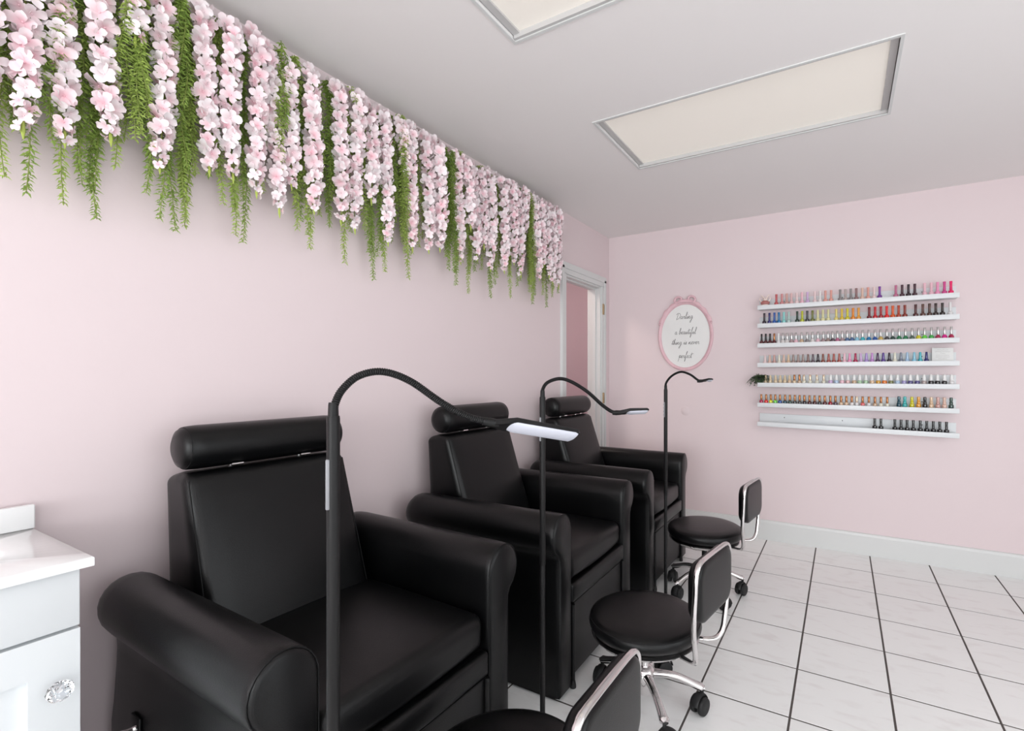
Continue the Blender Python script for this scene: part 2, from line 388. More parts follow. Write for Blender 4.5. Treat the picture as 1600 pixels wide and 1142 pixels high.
# ------------------------------------------------------------------ vanity (washstand) on the left
VX, VY0, VY1, VZ = 0.41, -0.22, 0.40, 0.85
v = thing('vanity_cabinet', 'small white washstand cabinet with drawer front and crystal knob, at left edge', 'cabinet', (0.012, (VY0+VY1)/2, 0))
vh = (VY1-VY0)/2
MB().box(0, VX-.045, -vh+.015, vh-.017, .09, .828).box(0, VX-.1, -vh+.03, vh-.03, 0, .09).build('body', M_WHITE, v, smooth=False)
fx = VX-.045
MB().rbox(fx+.009, 0, .767, .018, 2*vh-.036, .118, .002, 2, 1).build('drawer_front', M_WHITE, v)
def shaker(y0, y1, kside):
    dr = MB()
    z0, z1 = .10, .702; st = .075
    dr.box(fx, fx+.018, y0, y0+st, z0, z1).box(fx, fx+.018, y1-st, y1, z0, z1).box(fx, fx+.018, y0+st, y1-st, z1-st, z1).box(fx, fx+.018, y0+st, y1-st, z0, z0+st).box(fx, fx+.004, y0+st, y1-st, z0+st, z1-st)
    do = dr.build('door', M_WHITE, v, smooth=False)
    ky = y1-.036 if kside > 0 else y0+.036
    kz = .595
    # faceted crystal knob
    K = Matrix.Translation((fx+.018, ky, kz)) @ Matrix.Rotation(R(90), 4, 'Y')
    kb = MB().lathe([(.004, 0), (.0045, .012)], 12, K)
    k0 = kb.build('knob', M_CHROME, do)
    cr = MB(); n = 10; rr = [(.008, .010), (.021, .021), (.021, .026), (.011, .035)]; rs = []
    for q, (r_, z_) in enumerate(rr): rs.append([(r_*math.cos(2*PI*(i+.5*(q % 2))/n), r_*math.sin(2*PI*(i+.5*(q % 2))/n), z_) for i in range(n)])
    cr.rings(rs, M=K); cr.build('crystal', M_CRYSTAL, do, smooth=False)
shaker(.004, vh-.018, 1) if False else shaker(-vh+.018, vh-.018, 1)
ct = MB(); N = 64
def ell(a_, b_, z, cx=.195): return [(cx+a_*math.cos(2*PI*i/N), b_*math.sin(2*PI*i/N), z) for i in range(N)]
def rect(z, e=0.0):
    out = []
    x0, x1, y0, y1 = 0+e, VX-.012-e, -vh+e, vh-e; cx = .195
    for i in range(N):
        ca, sa = math.cos(2*PI*i/N), math.sin(2*PI*i/N)
        t = min(((x1-cx) if ca > 0 else (x0-cx))/ca if abs(ca) > 1e-6 else 9, ((y1 if sa > 0 else y0)/sa) if abs(sa) > 1e-6 else 9)
        out.append((cx+ca*t, sa*t, z))
    for cxx, cyy in ((x0, y0), (x0, y1), (x1, y0), (x1, y1)):
        i = min(range(N), key=lambda k: (out[k][0]-cxx)**2+(out[k][1]-cyy)**2); out[i] = (cxx, cyy, z)
    return out
ct.rings([rect(.829), rect(.846), rect(.85, .004), ell(.135, .225, .85), ell(.128, .217, .846), ell(.11, .19, .81), ell(.08, .14, .775), ell(.02, .03, .762)], cap0=False, cap1=True)
to = ct.build('countertop', M_MARBLE, v, angle=50); to['label'] = 'white moulded top with oval basin'
MB().rbox(.010, 0, .88, .02, 2*vh, .06, .004, 3, 1).build('backsplash', M_MARBLE, to)

# ------------------------------------------------------------------ armchairs
def arm_profile():
    p = [(.265, .012), (.265, .3), (.265, .5), (.265, .59)]
    cy, cz, ry, rz = .336, .625, .071, .08
    for k in range(0, 15):
        an = R(172) - R(232)*k/14
        p.append((cy+ry*math.cos(an), cz+rz*math.sin(an)))
    p += [(.362, .535), (.36, .5), (.36, .3), (.36, .012)]
    return p
def inset2d(p, d):
    n = len(p); out = []
    for i in range(n):
        a_, b_, c__ = Vector((*p[i-1], 0)), Vector((*p[i], 0)), Vector((*p[(i+1) % n], 0))
        t = ((b_-a_).normalized()+(c__-b_).normalized())
        t = t.normalized() if t.length > 1e-6 else (b_-a_).normalized()
        nrm = Vector((t.y, -t.x, 0))      # points inwards for this winding
        out.append((b_.x+nrm.x*d, b_.y+nrm.y*d))
    return out
def make_chair(label):
    t = thing('armchair', label, 'armchair', (0.465, 0.9, 0), 0, 'black leather pedicure armchairs along the left wall')
    P = arm_profile()
    for s in (-1, 1):
        rs = []
        for x, f in ((-.388, .25), (-.383, .52), (-.37, .75), (-.35, .9), (-.325, .975), (-.29, 1.0), (-.1, 1.0), (.1, 1.0), (.3, 1.0)):
            ring = []
            for (y, z) in P:
                if z > .535: y, z = .335+(y-.335)*f*1.0, .60+(z-.60)*f
                elif z > .48: y = .312+(y-.312)*(.5+.5*f)
                ring.append((x, s*y, z))
            rs.append(ring)
        for x, d_ in ((.38, 0), (.393, .0018), (.401, .006), (.405, .014)):
            rs.append([(x, s*y, z) for y, z in inset2d(P, d_)])
        ar = MB().rings(rs, True, True, True).build('arm', M_LEATHER, t, angle=50)
        sp = [(.3985, s*y, z) for y, z in inset2d(P, .0025)]
        MB().tube(sp, .0016, 5).build('seam', M_SEAM, ar)
        for x in (-.33, .37):
            MB().lathe([(.014, 0), (.014, .01), (.01, .02)], 12, Matrix.Translation((x, s*.315, 0))).build('foot', M_RUBBER, t)
    # box under the seat
    MB().box(-.36, .375, -.262, .262, .045, .405).build('base', M_PANELBLK, t, smooth=False)
    # seat cushion
    def seatf(x, y, z):
        u, w_ = x/.27, y/.262
        if z > 0: z += .012*(1-w_*w_)*(1-u*u*.6) - .004*max(0, u)
        if x > .2: x += .012*(1-w_*w_)
        return x, y, z
    se = MB().rbox(.125, 0, .466, .53, .524, .112, .034, 5, 7, seatf).build('seat', M_LEATHER, t)
    MB().tube([(.372, y, .516-.0*abs(y)) for y in (-.235, .235)], .0014, 5).build('seam', M_SEAM, se)
    # padded flap and lower front panel
    def flapf(x, y, z):
        if x > 0: x += .006*(1-(y/.26)**2)*(1-(z/.04)**2)
        return x, y, z
    fp = MB().rbox(.388, 0, .371, .036, .522, .074, .012, 3, 5, flapf).build('footrest_flap', M_LEATHER, t)
    MB().tube([(.4005, -.25, .398), (.4055, -.1, .3985), (.4055, .1, .3985), (.4005, .25, .398)], .0014, 5).build('seam', M_SEAM, fp)
    MB().rbox(.385, 0, .183, .022, .520, .286, .006, 3, 4).build('front_panel', M_PANELBLK, t)
    for s in (-1, 1):
        po = MB().tube([(.402, s*.254, .03), (.402, s*.254, .33)], .0075, 10).build('post', M_BLKMET, t)
        MB().lathe([(.008, 0), (.012, .002), (.012, .012), (.0085, .03)], 12, Matrix.Translation((.402, s*.254, 0))).build('rubber_foot', M_RUBBER, po)
    # reclined back
    Z0, Z1 = .40, .955
    def backf(x, y, z):
        tt = (z+(Z1-Z0)/2)/(Z1-Z0)
        xr = -.372-.028*tt; xf = -.075-.185*tt
        u = x/.07
        n_ = (xr+xf)/2 + u*(xf-xr)/2
        if u > 0: n_ += .014*(1-(y/.24)**2)*math.sin(PI*min(1, max(0, tt)))*u
        if z > .2: z -= .018*max(0, -u)*((z-.2)/.08)
        return n_, y*(1-.02*tt), z
    ba = MB().rbox(0, 0, (Z0+Z1)/2, .14, .496, Z1-Z0, .03, 5, 8, backf).build('backrest', M_LEATHER, t)
    for s in (-1, 1):
        pts = []
        for k in range(14):
            z = .47+.465*k/13; p = backf(.0612, s*.2392, z-(Z0+Z1)/2)
            pts.append((p[0]+.0005, p[1], z))
        MB().tube(pts, .0016, 5).build('seam', M_SEAM, ba)
    # head bolster on two chrome pins
    prof = [(.0, -.246), (.036, -.244), (.054, -.236), (.0625, -.221), (.0645, -.196), (.0645, 0), (.0645, .196), (.0625, .221), (.054, .236), (.036, .244), (.0, .246)]
    hd = MB().lathe([(max(r_, .001), z) for r_, z in prof], 32, Matrix.Translation((-.316, 0, 1.023)) @ Matrix.Rotation(R(90), 4, 'X')).build('headrest', M_LEATHER, t)
    for s in (-1, 1):
        MB().tube([(-.316+.0595*math.cos(q), s*.2265, 1.023+.0595*math.sin(q)) for q in [2*PI*i/32 for i in range(32)]], .0016, 5, closed=True).build('seam', M_SEAM, hd)
        MB().tube([(-.315, s*.105, .93), (-.315, s*.105, .985)], .006, 8).build('bracket_pin', M_CHROME, t)
        MB().tube([(-.275, s*.105-.016, .964), (-.275, s*.105+.016, .964)], .0045, 8).build('bracket_bar', M_CHROME, t)
    # recline lever on the near side
    lv = MB().rbox(-.215, -.3635, .345, .05, .006, .06, .002, 2, 1).build('lever_plate', M_PANELBLK, t)
    MB().tube(spline([(-.205, -.364, .35), (-.215, -.378, .345), (-.25, -.384, .33), (-.31, -.384, .296)], 5), .0065, 8).build('lever', M_CHROME, lv)
    return t
c1 = make_chair('black leather armchair nearest the camera, beside the white washstand')
c2 = clone(c1); c3 = clone(c1)
c1.location = (.465, .885, 0); c1.rotation_euler.z = R(-1.0)
c2.location = (.465, 1.907, 0); c2.rotation_euler.z = R(1)
c3.location = (.462, 2.885, 0)
c2['label'] = 'middle black leather armchair of the three, between the other two'
c3['label'] = 'farthest black leather armchair, standing next to the doorway'

# ------------------------------------------------------------------ rolling stools
def rounded_outline(w_, h_, r_, n=8):
    out = []
    for cx, cz, a0 in ((w_/2-r_, h_/2-r_, 0), (-w_/2+r_, h_/2-r_, 90), (-w_/2+r_, -h_/2+r_, 180), (w_/2-r_, -h_/2+r_, 270)):
        for k in range(n+1):
            a_ = R(a0+90*k/n); out.append((cx+r_*math.cos(a_), cz+r_*math.sin(a_)))
    return out
def make_stool(label, loc, back_rot, leg_rot, sz):
    t = thing('rolling_stool', label, 'stool', loc, 0, 'round black rolling stools in front of the armchairs')
    # seat
    prof = [(.03, sz-.064), (.178, sz-.064), (.196, sz-.057), (.205, sz-.043), (.2075, sz-.031), (.204, sz-.018), (.196, sz-.009), (.182, sz-.003), (.14, sz+.002), (.06, sz+.004), (.002, sz+.0045)]
    se = MB().lathe(prof, 56).build('seat', M_LEATHER, t, angle=60)
    MB().tube([(.2025*math.cos(q), .2025*math.sin(q), sz-.0145) for q in [2*PI*i/64 for i in range(64)]], .0013, 5, closed=True).build('seam', M_SEAM, se)
    MB().lathe([(.02, sz-.097), (.10, sz-.097), (.166, sz-.096), (.193, sz-.079), (.199, sz-.071), (.186, sz-.064), (.02, sz-.063)], 48).build('seat_ring', M_CHROME, t, angle=50)
    # gas column and hub
    MB().lathe([(.016, .11), (.016, sz-.08)], 20).build('gas_column', M_BLKMET if sz > .37 else M_CHROME, t)
    MB().lathe([(.014, .048), (.022, .05), (.024, .055), (.024, .098), (.036, .104), (.038, .135), (.030, .146), (.022, .152), (.017, .152)], 28).build('hub', M_CHROME, t, angle=50)
    for k in range(5):
        an = leg_rot + k*2*PI/5; Mz = Matrix.Rotation(an, 4, 'Z')
        path = spline([(.02, 0, .125), (.07, 0, .126), (.12, 0, .119), (.165, 0, .103), (.195, 0, .092), (.217, 0, .087)], 4)
        n = len(path); ra = []; rb = []
        for i in range(n):
            q = i/(n-1); ra.append(.018-.006*math.sin(PI*q*.9)+.004*q if q < .95 else .011); rb.append(.0135 if q < .95 else .007)
        lg = MB().tube(path, ra, 12, rb, (0, 0, 1), Mz).build('leg', M_CHROME, t, angle=60)
        # twin-wheel caster, swivelled a little differently on each leg
        px, py = .208*math.cos(an), .208*math.sin(an)
        sw = an + (.9, 2.2, -1.2, .4, -2.4)[k]
        Mc = Matrix.Translation((px, py, 0)) @ Matrix.Rotation(sw, 4, 'Z') @ Matrix.Scale(1.24, 4)
        ca = MB().tube([(0, 0, .045), (0, 0, .07)], .0055, 8, M=Mc)
        ho = [( -.012+.029*math.cos(R(a_)), 0, .027+.029*math.sin(R(a_))) for a_ in range(-5, 186, 16)]
        ca.tube(ho, .003, 8, .011, (0, 1, 0), Mc)
        ca.box(-.018, .004, -.006, .006, .03, .052, Mc)
        co = ca.build('caster', M_RUBBER, lg)
        for s in (-1, 1):
            Mw = Mc @ Matrix.Translation((-.012, s*.013, .0255)) @ Matrix.Rotation(R(90), 4, 'X')
            MB().lathe([(.006, -.009), (.018, -.0095), (.0235, -.007), (.0255, -.003), (.0255, .003), (.0235, .007), (.018, .0095), (.006, .009)], 20, Mw).build('wheel', M_RUBBER, lg)
    # backrest: chrome hoop round a pad
    Mb = Matrix.Rotation(back_rot, 4, 'Z'); dz = sz-.33
    hw = .148
    half = [(.06, -.05, .262), (.13, -.062, .258), (.195, -.078, .258), (.236, -.098, .266), (.252, -.116, .292), (.255, -.133, .34), (.257, -.146, .405), (.262, -hw, .50), (.265, -.147, .565), (.2665, -.136, .594), (.267, -.112, .607), (.267, -.06, .610)]
    pts = half + [(x, -y, z) for x, y, z in reversed(half)]
    pts = [(x, y, z+dz) for x, y, z in spline(pts, 4)]
    MB().tube(pts, .0065, 10, .0095, (1, 0, .02), Mb).build('back_frame', M_CHROME, t, angle=70)
    ol = rounded_outline(.286, .195, .05); rs = []
    for x, d_ in ((-.030, .020), (-.027, .010), (-.020, .003), (-.010, 0), (.010, 0), (.016, .003), (.019, .010), (.020, .02)):
        rs.append([(x + .26 - .02*((z+0)/.1)*0, y*(1-2*d_/.286), .507+dz+z*(1-2*d_/.195)) for y, z in ol])
    pd = MB().rings(rs, M=Mb).build('back_pad', M_LEATHER, t, angle=45)
    return t
make_stool('rolling stool nearest the camera, cut off by the bottom edge', (1.125, .885, 0), R(-1), R(50), .345)
make_stool('middle rolling stool, in front of the middle armchair, with chrome star base', (1.155, 1.70, 0), R(-8.5), R(21), .354)
make_stool('farthest rolling stool with tall seat, near the back wall baseboard', (1.113, 2.765, 0), R(-7), R(21), .382)

# ------------------------------------------------------------------ gooseneck floor lamps
def make_lamp(label, base, e, zt, neck, head_end, head_w, roll):
    e = Vector((e[0], e[1], 0)).normalized(); ang = math.atan2(e.y, e.x)
    t = thing('floor_lamp', label, 'floor lamp', base, ang, 'black gooseneck floor lamps')
    MB().lathe([(.105, 0), (.11, .003), (.11, .014), (.104, .018), (.03, .02), (.016, .026), (.0125, .034)], 40).build('base', M_BLKMET, t, angle=40)
    MB().lathe([(.0085, .02), (.0085, .62)], 18).build('lower_pole', M_BLKMET, t)
    MB().lathe([(.0088, .615), (.0096, .617), (.0096, zt-.004), (.009, zt)], 18).build('upper_pole', M_BLKMET, t)
    st = MB().rbox(-.0075, -.0055, zt-.105, .006, .007, .078, .002, 2, 1).build('control_strip', M_GREYPL, t)
    for k in range(4): MB().lathe([(.0022, 0), (.0022, .0012)], 10, Matrix.Translation((-.0105, -.0055, zt-.132+.018*k)) @ Matrix.Rotation(R(-90), 4, 'Y')).build('button', M_BLKMET, st)
    MB().lathe([(.0078, zt-.002), (.0072, zt+.017), (.0066, zt+.021)], 16).build('collar', M_BLKMET, t)
    path = spline([(s_, 0, z_) for s_, z_ in neck], 12)
    # resample to an even ring pitch
    L = [0.0]
    for i in range(1, len(path)): L.append(L[-1]+(path[i]-path[i-1]).length)
    n = int(L[-1]/.0011); P = []; j = 0
    for k in range(n+1):
        d_ = L[-1]*k/n
        while j < len(L)-2 and L[j+1] < d_: j += 1
        q = (d_-L[j])/max(1e-9, L[j+1]-L[j]); P.append(path[j].lerp(path[j+1], min(1, q)))
    rad = [.0064 if k % 3 else .0052 for k in range(len(P))]
    MB().tube(P, rad, 10).build('gooseneck', M_BLKMET, t, angle=70)
    # head: slab along the arm, light side turned down and towards the user
    a0 = Vector((neck[-1][0], 0, neck[-1][1])); a1 = Vector((head_end[0], 0, head_end[1]))
    dx = (a1-a0).normalized(); ln = (a1-a0).length
    side = Vector((0, 1, 0)); upv = dx.cross(side)*-1.0
    if upv.z < 0: upv = -upv
    Rr = Matrix.Rotation(roll, 4, dx)
    side = Rr @ side; upv = Rr @ upv
    Mh = Matrix.Translation(a0) @ Matrix(((dx.x, side.x, upv.x, 0), (dx.y, side.y, upv.y, 0), (dx.z, side.z, upv.z, 0), (0, 0, 0, 1)))
    hw = head_w/2
    MB().tube([(-.012, 0, 0), (.0, 0, 0), (.016, 0, .0)], [.0068, .0085, .0075], 12, M=Mh).build('neck_joint', M_BLKMET, t)
    # wedge-shaped root of the head, then the slab
    rs = []
    for x, w2, zb, zt_ in ((.008, .007, -.006, .006), (.03, hw*.75, -.004, .0075), (.044, hw, -.001, .009), (ln-.006, hw, -.001, .007), (ln, hw-.006, .0, .005)):
        rs.append([(x, -w2, zb), (x, w2, zb), (x, w2, zt_-.002), (x, w2-.003, zt_), (x, -w2+.003, zt_), (x, -w2, zt_-.002)])
    hd = MB().rings(rs, M=Mh).build('lamp_head', M_BLKMET, t, angle=30)
    rs = []
    for x, w2, d_ in ((.030, hw*.68, .001), (.046, hw-.002, .007), (ln-.010, hw-.002, .007), (ln-.003, hw-.007, .003)):
        rs.append([(x, w2*math.cos(R(q)), -.0005-d_*math.sin(R(q))) for q in range(0, 181, 20)])
    MB().rings(rs, M=Mh).build('diffuser', M_DIFF, hd, angle=50)
    return t
make_lamp('black gooseneck lamp nearest the camera, in front of the nearest armchair', (1.108, .473, 0), (.6, .8), 1.17,
          [(0, 1.17), (.003, 1.19), (.013, 1.211), (.036, 1.232), (.071, 1.239), (.113, 1.224), (.164, 1.187), (.208, 1.162), (.247, 1.150)], (.414, 1.116), .046, R(-28))
make_lamp('middle black gooseneck lamp, standing between the nearest and middle armchairs', (0.947, 1.321, 0), (.84, .542), 1.1629,
          [(0.0, 1.1629), (0.0009, 1.1872), (0.0168, 1.2097), (0.0551, 1.2218), (0.0944, 1.2115), (0.1467, 1.1788), (0.1934, 1.1368), (0.2224, 1.1162), (0.2411, 1.1097)], (0.3476, 1.1143), .048, R(-16))
make_lamp('farthest black gooseneck lamp, its neck rising below the oval sign', (.999, 2.415, 0), (.949, .314), 1.16,
          [(0, 1.16), (.003, 1.194), (.032, 1.23), (.077, 1.25), (.122, 1.237), (.155, 1.213), (.170, 1.203)], (.236, 1.208), .05, R(-8))

# ------------------------------------------------------------------ wall shelves and what stands on them
F_, YAW, V0, UX, CAMX, CAMZ = 753.26, 0.50764, 586.0, 897.3, 1.80, 1.2335
SHZ = [1.744, 1.611, 1.466, 1.323, 1.178, 1.032, .892]          # top of the front lips
SX0, SX1 = 1.254, 2.431
SDY = .118
SHN = ['top shelf', 'second shelf', 'third shelf', 'fourth shelf', 'fifth shelf', 'sixth shelf', 'bottom shelf']
DECK = .014      # deck lies this far below the lip top
for k, z in enumerate(SHZ):
    lab = ['topmost white picture ledge, with pink bottles and a figurine', 'second white ledge from the top, with blue, yellow and red bottles', 'third white ledge from the top, with chrome capped bottles',
           'fourth white ledge from the top, with a white card at its end', 'fifth white ledge from the top, with a small fern at its end',
           'sixth white ledge from the top, with copper capped bottles', 'lowest white picture ledge, half empty with black bottles'][k]
    t = thing('wall_shelf', lab, 'shelf', (SX0, BW, z), 0, 'white picture ledges on the back wall')
    Ls = SX1-SX0
    if k == 6: t.rotation_euler.y = R(.9)
    if k == 5: t.rotation_euler.y = R(.25)
    MB().rbox(Ls/2, -SDY/2, -DECK-.006, Ls, SDY-.002, .012, .001, 1, 1).build('deck', M_WHITE, t)
    MB().rbox(Ls/2, -SDY+.006, -.0155, Ls, .012, .031, .0015, 2, 1).build('front_lip', M_WHITE, t)
    bp = MB().rbox(Ls/2, -.006, .022, Ls, .0118, .068, .0012, 1, 1).build('back_plate', M_WHITE, t)
    for sx in (.172, .545, 1.0):
        MB().lathe([(.0036, 0), (.003, .0015)], 10, Matrix.Translation((sx, -.0118, .032)) @ Matrix.Rotation(R(90), 4, 'X')).build('screw', M_SCREW, bp)

CLR = {'coral red': (196, 92, 96), 'dusty rose': (206, 138, 138), 'rose beige': (206, 160, 152), 'blush pink': (226, 186, 186), 'pale blush': (232, 206, 206), 'pale pink': (236, 188, 200),
 'lilac': (206, 174, 214), 'sheer white': (230, 224, 222), 'peach pink': (220, 158, 146), 'silver grey': (140, 134, 134), 'mushroom': (178, 164, 160), 'mauve brown': (140, 106, 106), 'pale peach': (222, 186, 170),
 'purple': (124, 66, 156), 'mauve pink': (188, 106, 140), 'dark plum': (66, 34, 48), 'near black plum': (42, 28, 38), 'magenta': (206, 70, 140), 'hot pink': (236, 20, 104), 'candy pink': (236, 150, 188),
 'midnight plum': (36, 20, 42), 'navy': (28, 30, 108), 'royal blue': (32, 86, 164), 'azure': (0, 116, 172), 'pale turquoise': (140, 212, 208), 'pale aqua': (180, 206, 200), 'bottle green': (30, 58, 44),
 'lime': (186, 190, 44), 'charcoal': (62, 62, 64), 'olive': (112, 118, 48), 'cream yellow': (222, 216, 164), 'pastel yellow': (228, 210, 124), 'mustard': (222, 190, 60), 'lemon': (214, 204, 32), 'tangerine': (232, 138, 32), 'apricot': (230, 160, 60),
 'maroon': (116, 18, 32), 'red': (198, 22, 38), 'crimson': (164, 16, 34), 'bright red': (232, 36, 40), 'orange red': (222, 90, 32), 'rust': (178, 62, 30), 'brick': (140, 48, 36), 'oxblood': (78, 28, 30), 'chocolate': (96, 62, 54),
 'cocoa': (84, 58, 50), 'espresso': (54, 34, 30), 'black brown': (38, 28, 26), 'clear': (224, 222, 222), 'burgundy': (84, 26, 32), 'black': (22, 22, 24), 'taupe': (158, 134, 128), 'mocha': (132, 98, 92), 'smoky plum': (92, 74, 84),
 'brown': (136, 72, 58), 'terracotta': (168, 84, 74), 'raspberry': (172, 20, 74), 'lavender': (172, 146, 208), 'violet': (92, 62, 146), 'aubergine': (76, 42, 84), 'orchid': (196, 140, 206), 'slate': (124, 132, 148), 'ivory': (228, 224, 206),
 'powder blue': (164, 194, 222), 'sky blue': (142, 200, 222), 'aqua': (62, 176, 188), 'nude': (222, 190, 158), 'cream beige': (222, 200, 166), 'mint': (176, 206, 172), 'sand': (206, 176, 146), 'amber': (216, 160, 50), 'orange': (230, 124, 40),
 'sage': (130, 134, 84), 'ice blue': (178, 200, 224), 'periwinkle': (160, 152, 200), 'indigo': (90, 84, 138), 'neon yellow': (230, 226, 50), 'neon green': (108, 214, 76), 'teal': (20, 104, 116), 'emerald': (30, 120, 74), 'steel blue': (78, 108, 150),
 'grey green': (84, 104, 92), 'deep teal': (16, 74, 90), 'turquoise': (60, 176, 176), 'golden': (208, 176, 96), 'coral pink': (230, 112, 112), 'fuchsia': (216, 24, 138), 'green': (60, 168, 74), 'dark green': (48, 74, 66), 'rosy grey': (170, 146, 148), 'deep red': (160, 20, 40)}
def polish(c): return mat('polish_'+c.replace(' ', '_'), CLR[c], 0.16, coat=0.6)
CAPM = {'chrome': mat('cap_chrome', (205, 203, 203), .18, metal=.9), 'copper': mat('cap_copper', (176, 122, 84), .26, metal=.85), 'white': mat('cap_white', (238, 237, 236), .35),
        'beige': mat('cap_beige', (218, 196, 164), .4), 'black': mat('cap_black', (20, 20, 22), .3), 'rosegold': mat('cap_pale_gold', (226, 204, 178), .22, metal=.7)}
SHAPES = {   # body profile, cap profile (radius, height)
 'A': ([(.0115, 0), (.0135, .002), (.0135, .020), (.0125, .0245), (.0075, .0265), (.006, .029)], [(.0062, .0285), (.0074, .029), (.0066, .05), (.0076, .0675), (.0072, .0685)]),
 'B': ([(.009, 0), (.0125, .003), (.0145, .011), (.0135, .020), (.009, .027), (.006, .030)], [(.0066, .029), (.0072, .030), (.0058, .048), (.0064, .066), (.0056, .0672)]),
 'C': ([(.0115, 0), (.0130, .002), (.0130, .019), (.0115, .024), (.0070, .026)], [(.0078, .0255), (.0082, .027), (.0058, .062), (.0046, .0655)]),
 'D': ([(.0105, 0), (.0120, .002), (.0120, .024), (.0100, .029), (.0065, .031)], [(.0078, .0305), (.0082, .032), (.0062, .056), (.0050, .0595)]),
 'E': ([(.0105, 0), (.0120, .002), (.0122, .021), (.0105, .026), (.0065, .028)], [(.0064, .0275), (.0066, .028), (.0066, .062), (.0060, .063)]),
 'F': ([(.0110, 0), (.0128, .002), (.0128, .024), (.0115, .029), (.0075, .031)], [(.0076, .0305), (.0092, .032), (.0092, .042), (.0074, .044), (.0086, .055), (.0076, .0665), (.0055, .068)]),
 'W': ([(.0115, 0), (.0132, .002), (.0135, .022), (.0120, .028), (.0075, .030)], [(.0096, .0295), (.0104, .031), (.0078, .056), (.0060, .0625), (.0040, .064)]),
}
SHM = {}
def bottle(shape, cap_mat, col, x, k, label, y=None):
    body, cap = SHAPES[shape]
    kb = (shape, 'b', col); kc = (shape, 'c', cap_mat.name)
    seg = 14
    if kb not in SHM: SHM[kb] = MB().lathe(body, seg).mesh('glass_body', polish(col), angle=45)
    if kc not in SHM: SHM[kc] = MB().lathe(cap, seg).mesh('cap', cap_mat, angle=45)
    zz = SHZ[k]-DECK
    if k == 6: zz -= math.tan(R(.9))*(x-SX0)
    if k == 5: zz -= math.tan(R(.25))*(x-SX0)
    zs = (1.36, 1.36, 1.28, 1.12, 1.15, 1.18, 1.15)[k]
    t = thing('nail_polish_bottle', label, 'nail polish', (x, (BW-.072 if y is None else y), zz), random.uniform(-.3, .3), 'nail polish bottles on the wall ledges')
    for o in (link('glass_body', SHM[kb], t), link('cap', SHM[kc], t)): o.scale = (1.07, 1.07, zs)
    return t
def wall_x(u, y):
    """World X of image column u on a plane y = const (used once to lay the row out)."""
    dl = (u-UX)/F_; s_, c__ = math.sin(YAW), math.cos(YAW)
    return CAMX + (dl*c__-s_)*y/(dl*s_+c__)
cA = lambda x: 1170+x/8.889
cB = lambda x: 1330+x/8.889
cC = lambda x: 1160+x/8.889
cD = lambda x: 1330+x/7.139
ROWS = []
# (row, [(column, shape, cap or None = same colour, colour)])
ROWS.append((0, [(cA(x), 'A', None, c) for x, c in zip((383, 460, 527, 592, 668, 738, 815, 918, 990, 1065, 1143, 1268, 1343, 1417, 1493),
    ('coral red', 'dusty rose', 'rose beige', 'blush pink', 'pale blush', 'pale pink', 'lilac', 'pale blush', 'sheer white', 'peach pink', 'peach pink', 'silver grey', 'mushroom', 'silver grey', 'mauve brown'))] +
   [(cB(x), 'A', None, c) for x, c in zip((155, 235, 318, 395, 620, 707, 795, 883, 1020, 1113, 1200, 1295, 1385),
    ('pale peach', 'peach pink', 'pale blush', 'purple', 'mauve pink', 'dark plum', 'near black plum', 'dark plum', 'pale pink', 'pale pink', 'candy pink', 'magenta', 'hot pink'))]))
ROWS.append((1, [(cA(x), 'A', None, c) for x, c in zip((215, 287, 355, 418, 487, 556, 672, 742, 812, 885, 958, 1030, 1103, 1215, 1292, 1370, 1448, 1525),
    ('midnight plum', 'navy', 'royal blue', 'azure', 'pale turquoise', 'pale aqua', 'bottle green', 'lime', 'charcoal', 'olive', 'cream yellow', 'cream yellow', 'cream yellow', 'pastel yellow', 'mustard', 'lemon', 'tangerine', 'apricot'))] +
   [(cB(x), 'A', None, c) for x, c in zip((250, 332, 412, 494, 578, 660, 745, 895, 995, 1088, 1175, 1267, 1375),
    ('maroon', 'red', 'crimson', 'bright red', 'orange red', 'rust', 'brick', 'oxblood', 'chocolate', 'cocoa', 'espresso', 'black brown', 'clear'))]))
ROWS.append((2, [(cA(x), 'B', cp, c) for x, cp, c in zip((178, 235, 292, 345, 392, 450, 512, 588, 655, 735, 810, 885, 960, 1035, 1100, 1165, 1225, 1275, 1340, 1420),
    ['black']*3+['copper']+['white']+['chrome']*15,
    ('burgundy', 'burgundy', 'burgundy', 'burgundy', 'clear', 'sheer white', 'sheer white', 'rosy grey', 'pale pink', 'sand', 'silver grey', 'sheer white', 'pale pink', 'rosy grey', 'taupe', 'smoky plum', 'mauve pink', 'rosy grey', 'steel blue', 'steel blue'))] +
   [(cB(x), 'B', 'chrome', c) for x, c in zip((80, 160, 245, 330, 410, 495, 578, 665, 755, 845, 935, 1020, 1113, 1205, 1297, 1390),
    ('sky blue', 'aqua', 'azure', 'royal blue', 'golden', 'charcoal', 'dark green', 'emerald', 'emerald', 'grey green', 'lemon', 'neon green', 'green', 'raspberry', 'fuchsia', 'raspberry'))]))
ROWS.append((3, [(cC(x), 'C', None, c) for x, c in zip((315, 380, 443, 512, 575, 640, 708, 775, 843, 912, 980, 1050, 1120, 1198, 1270, 1345, 1418, 1490, 1570),
    ('pale blush', 'pale peach', 'rose beige', 'ivory', 'pale peach', 'nude', 'taupe', 'taupe', 'taupe', 'mocha', 'smoky plum', 'near black plum', 'brown', 'terracotta', 'terracotta', 'terracotta', 'pale pink', 'candy pink', 'raspberry'))] +
   [(cD(x), 'C', None, c) for x, c in zip((108, 170, 233, 295, 358, 425, 487, 555, 625, 703, 770, 840),
    ('lilac', 'lavender', 'orchid', 'aubergine', 'violet', 'midnight plum', 'ivory', 'slate', 'powder blue', 'sky blue', 'aqua', 'navy'))]))
